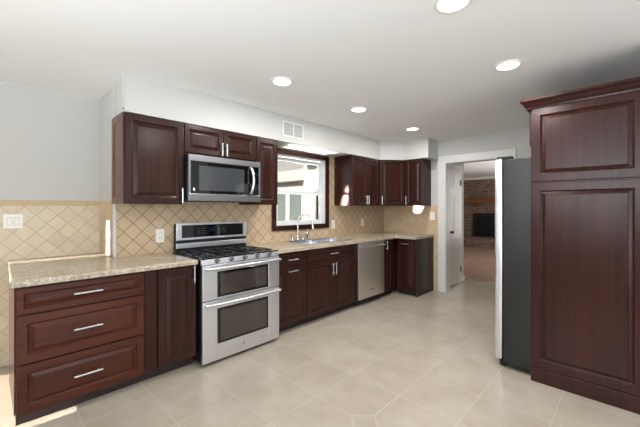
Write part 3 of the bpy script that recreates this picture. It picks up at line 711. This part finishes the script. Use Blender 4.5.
# vent register on the soffit
r = thing('vent_register', 'white two section air register on the soffit above the window', 'vent', (2.405, SY, 2.19)); W, Hv = 0.336, 0.190
b = MB(); ring(b, 0, W, 0, Hv, 0.022, -0.010, -0.0005, 0.003); b.box(W / 2 - 0.007, W / 2 + 0.007, -0.010, -0.0005, 0.022, Hv - 0.022); b.build('frame', M['trim'], r)
b = MB(); b.box(0.022, W - 0.022, -0.0015, -0.0005, 0.022, Hv - 0.022); b.build('backing', M['slot'], r)
b = MB()
for s0, s1 in ((0.023, W / 2 - 0.008), (W / 2 + 0.008, W - 0.023)):
    n = 10
    for i in range(n):
        x = s0 + (s1 - s0) * (i + 0.5) / n; b.loops([[(x - 0.005, -0.002, z), (x - 0.003, -0.002, z), (x + 0.005, -0.009, z), (x + 0.003, -0.009, z)] for z in (0.024, Hv - 0.024)])
b.build('louvres', M['louvre'], r)

# ------------------------------------------------------------------ switches and outlets
def plate(label, cat, name, loc, rot, w_, h_, gangs, kind):
    r = thing(name, label, cat, loc, rot)
    b = MB(); b.box(-w_ / 2, w_ / 2, -0.007, -0.0005, -h_ / 2, h_ / 2, 0.003); b.build('cover_plate', M['plastic'], r)
    for g in range(gangs):
        x = (g - (gangs - 1) / 2) * 0.046
        if kind == 'switch':
            b = MB(); b.box(x - 0.017, x + 0.017, -0.0075, -0.0071, -0.034, 0.034); b.build('recess', M['slot'], r)
            b = MB(); b.loops([[(x + s * 0.0155, -0.0076, -0.032), (x + s * 0.0155, -0.0115, -0.032), (x + s * 0.0155, -0.009, 0.0), (x + s * 0.0155, -0.0125, 0.032), (x + s * 0.0155, -0.0076, 0.032)] for s in (-1, 1)]); b.build('rocker', M['plastic'], r)
        else:
            for z in (-0.021, 0.021):
                b = MB(); b.box(x - 0.016, x + 0.016, -0.009, -0.0071, z - 0.015, z + 0.015, 0.002); o = b.build('socket', M['plastic'], r)
                b = MB(); b.box(x - 0.008, x - 0.005, -0.0095, -0.0091, z - 0.005, z + 0.006); b.box(x + 0.005, x + 0.008, -0.0095, -0.0091, z - 0.005, z + 0.006); b.build('slot', M['slot'], o)
    return r
plate('white double rocker switch on the tiled wall above the peninsula', 'switch', 'light_switch', (0.169, YL - 0.001, 1.236), 0, 0.124, 0.124, 2, 'switch')
plate('white outlet on the diamond tile left of the range', 'outlet', 'wall_outlet', (1.173, YW, 1.083), 0, 0.080, 0.130, 1, 'outlet')
plate('white single switch plate on the tile just right of the window', 'switch', 'light_switch', (3.690, YW, 1.098), 0, 0.078, 0.126, 1, 'switch')
plate('white outlet under the double door cabinet in the far corner', 'outlet', 'wall_outlet', (4.434, YW, 1.105), 0, 0.078, 0.126, 1, 'outlet')
plate('white light switch on the tile beside the doorway', 'switch', 'light_switch', (XD, 2.348, 1.216), -PI / 2, 0.085, 0.126, 1, 'switch')

# ------------------------------------------------------------------ fireplace in the family room
r = thing('fireplace_hearth', 'long raised brick hearth under the fireplace', 'hearth', (11.55, 3.4, 0))
b = MB(); b.box(0, 0.449, -2.3, 2.38, 0, 0.30); b.build('brick_base', M['brick'], r); b = MB(); b.box(-0.02, 0.449, -2.3, 2.38, 0.301, 0.34, 0.006); b.build('brick_cap', M['brick'], r)
r = thing('fireplace', 'black metal framed fireplace opening in the brick wall', 'fireplace', (11.99, 3.42, 0.345)); 
b = MB(); ww, hh = 0.62, 0.82
for q in ((-ww, -ww + 0.07, 0, hh), (ww - 0.07, ww, 0, hh), (-ww + 0.07, ww - 0.07, 0, 0.06), (-ww + 0.07, ww - 0.07, hh - 0.10, hh)): b.box(-0.03, 0.009, q[0], q[1], q[2], q[3], 0.004)
b.build('frame', M['iron'], r)
b = MB(); b.box(-0.012, 0.008, -ww + 0.07, ww - 0.07, 0.06, hh - 0.10); b.build('glass_doors', M['black_glass'], r)
b = MB(); b.box(-0.028, -0.013, -0.012, 0.012, 0.06, hh - 0.10); b.build('centre_bar', M['iron'], r)
b = MB(); b.box(-0.24, 0, -1.1, 1.1, 0, 0.16, 0.012)
for y in (-0.8, 0.25, 0.9): b.box(-0.16, 0, y - 0.05, y + 0.05, -0.14, 0.0, 0.008)
o = b.build('mantel', M['mantel'], None, loc=(11.998, 3.55, 1.53)); tag(o, 'rough wooden mantel beam on the brick wall above the fireplace', 'mantel')

# ------------------------------------------------------------------ the house seen through the kitchen window
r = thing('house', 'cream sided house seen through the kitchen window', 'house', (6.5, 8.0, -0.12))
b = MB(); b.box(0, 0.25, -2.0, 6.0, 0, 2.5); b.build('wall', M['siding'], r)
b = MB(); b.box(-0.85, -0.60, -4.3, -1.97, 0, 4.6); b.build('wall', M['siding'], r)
b = MB(); b.cyl((-0.90, -2.50, 0.0), (-0.90, -2.50, 1.86), 0.035); b.build('dark_upright', M['bronze'], r)  # narrow dark upright cylinder in front of the siding
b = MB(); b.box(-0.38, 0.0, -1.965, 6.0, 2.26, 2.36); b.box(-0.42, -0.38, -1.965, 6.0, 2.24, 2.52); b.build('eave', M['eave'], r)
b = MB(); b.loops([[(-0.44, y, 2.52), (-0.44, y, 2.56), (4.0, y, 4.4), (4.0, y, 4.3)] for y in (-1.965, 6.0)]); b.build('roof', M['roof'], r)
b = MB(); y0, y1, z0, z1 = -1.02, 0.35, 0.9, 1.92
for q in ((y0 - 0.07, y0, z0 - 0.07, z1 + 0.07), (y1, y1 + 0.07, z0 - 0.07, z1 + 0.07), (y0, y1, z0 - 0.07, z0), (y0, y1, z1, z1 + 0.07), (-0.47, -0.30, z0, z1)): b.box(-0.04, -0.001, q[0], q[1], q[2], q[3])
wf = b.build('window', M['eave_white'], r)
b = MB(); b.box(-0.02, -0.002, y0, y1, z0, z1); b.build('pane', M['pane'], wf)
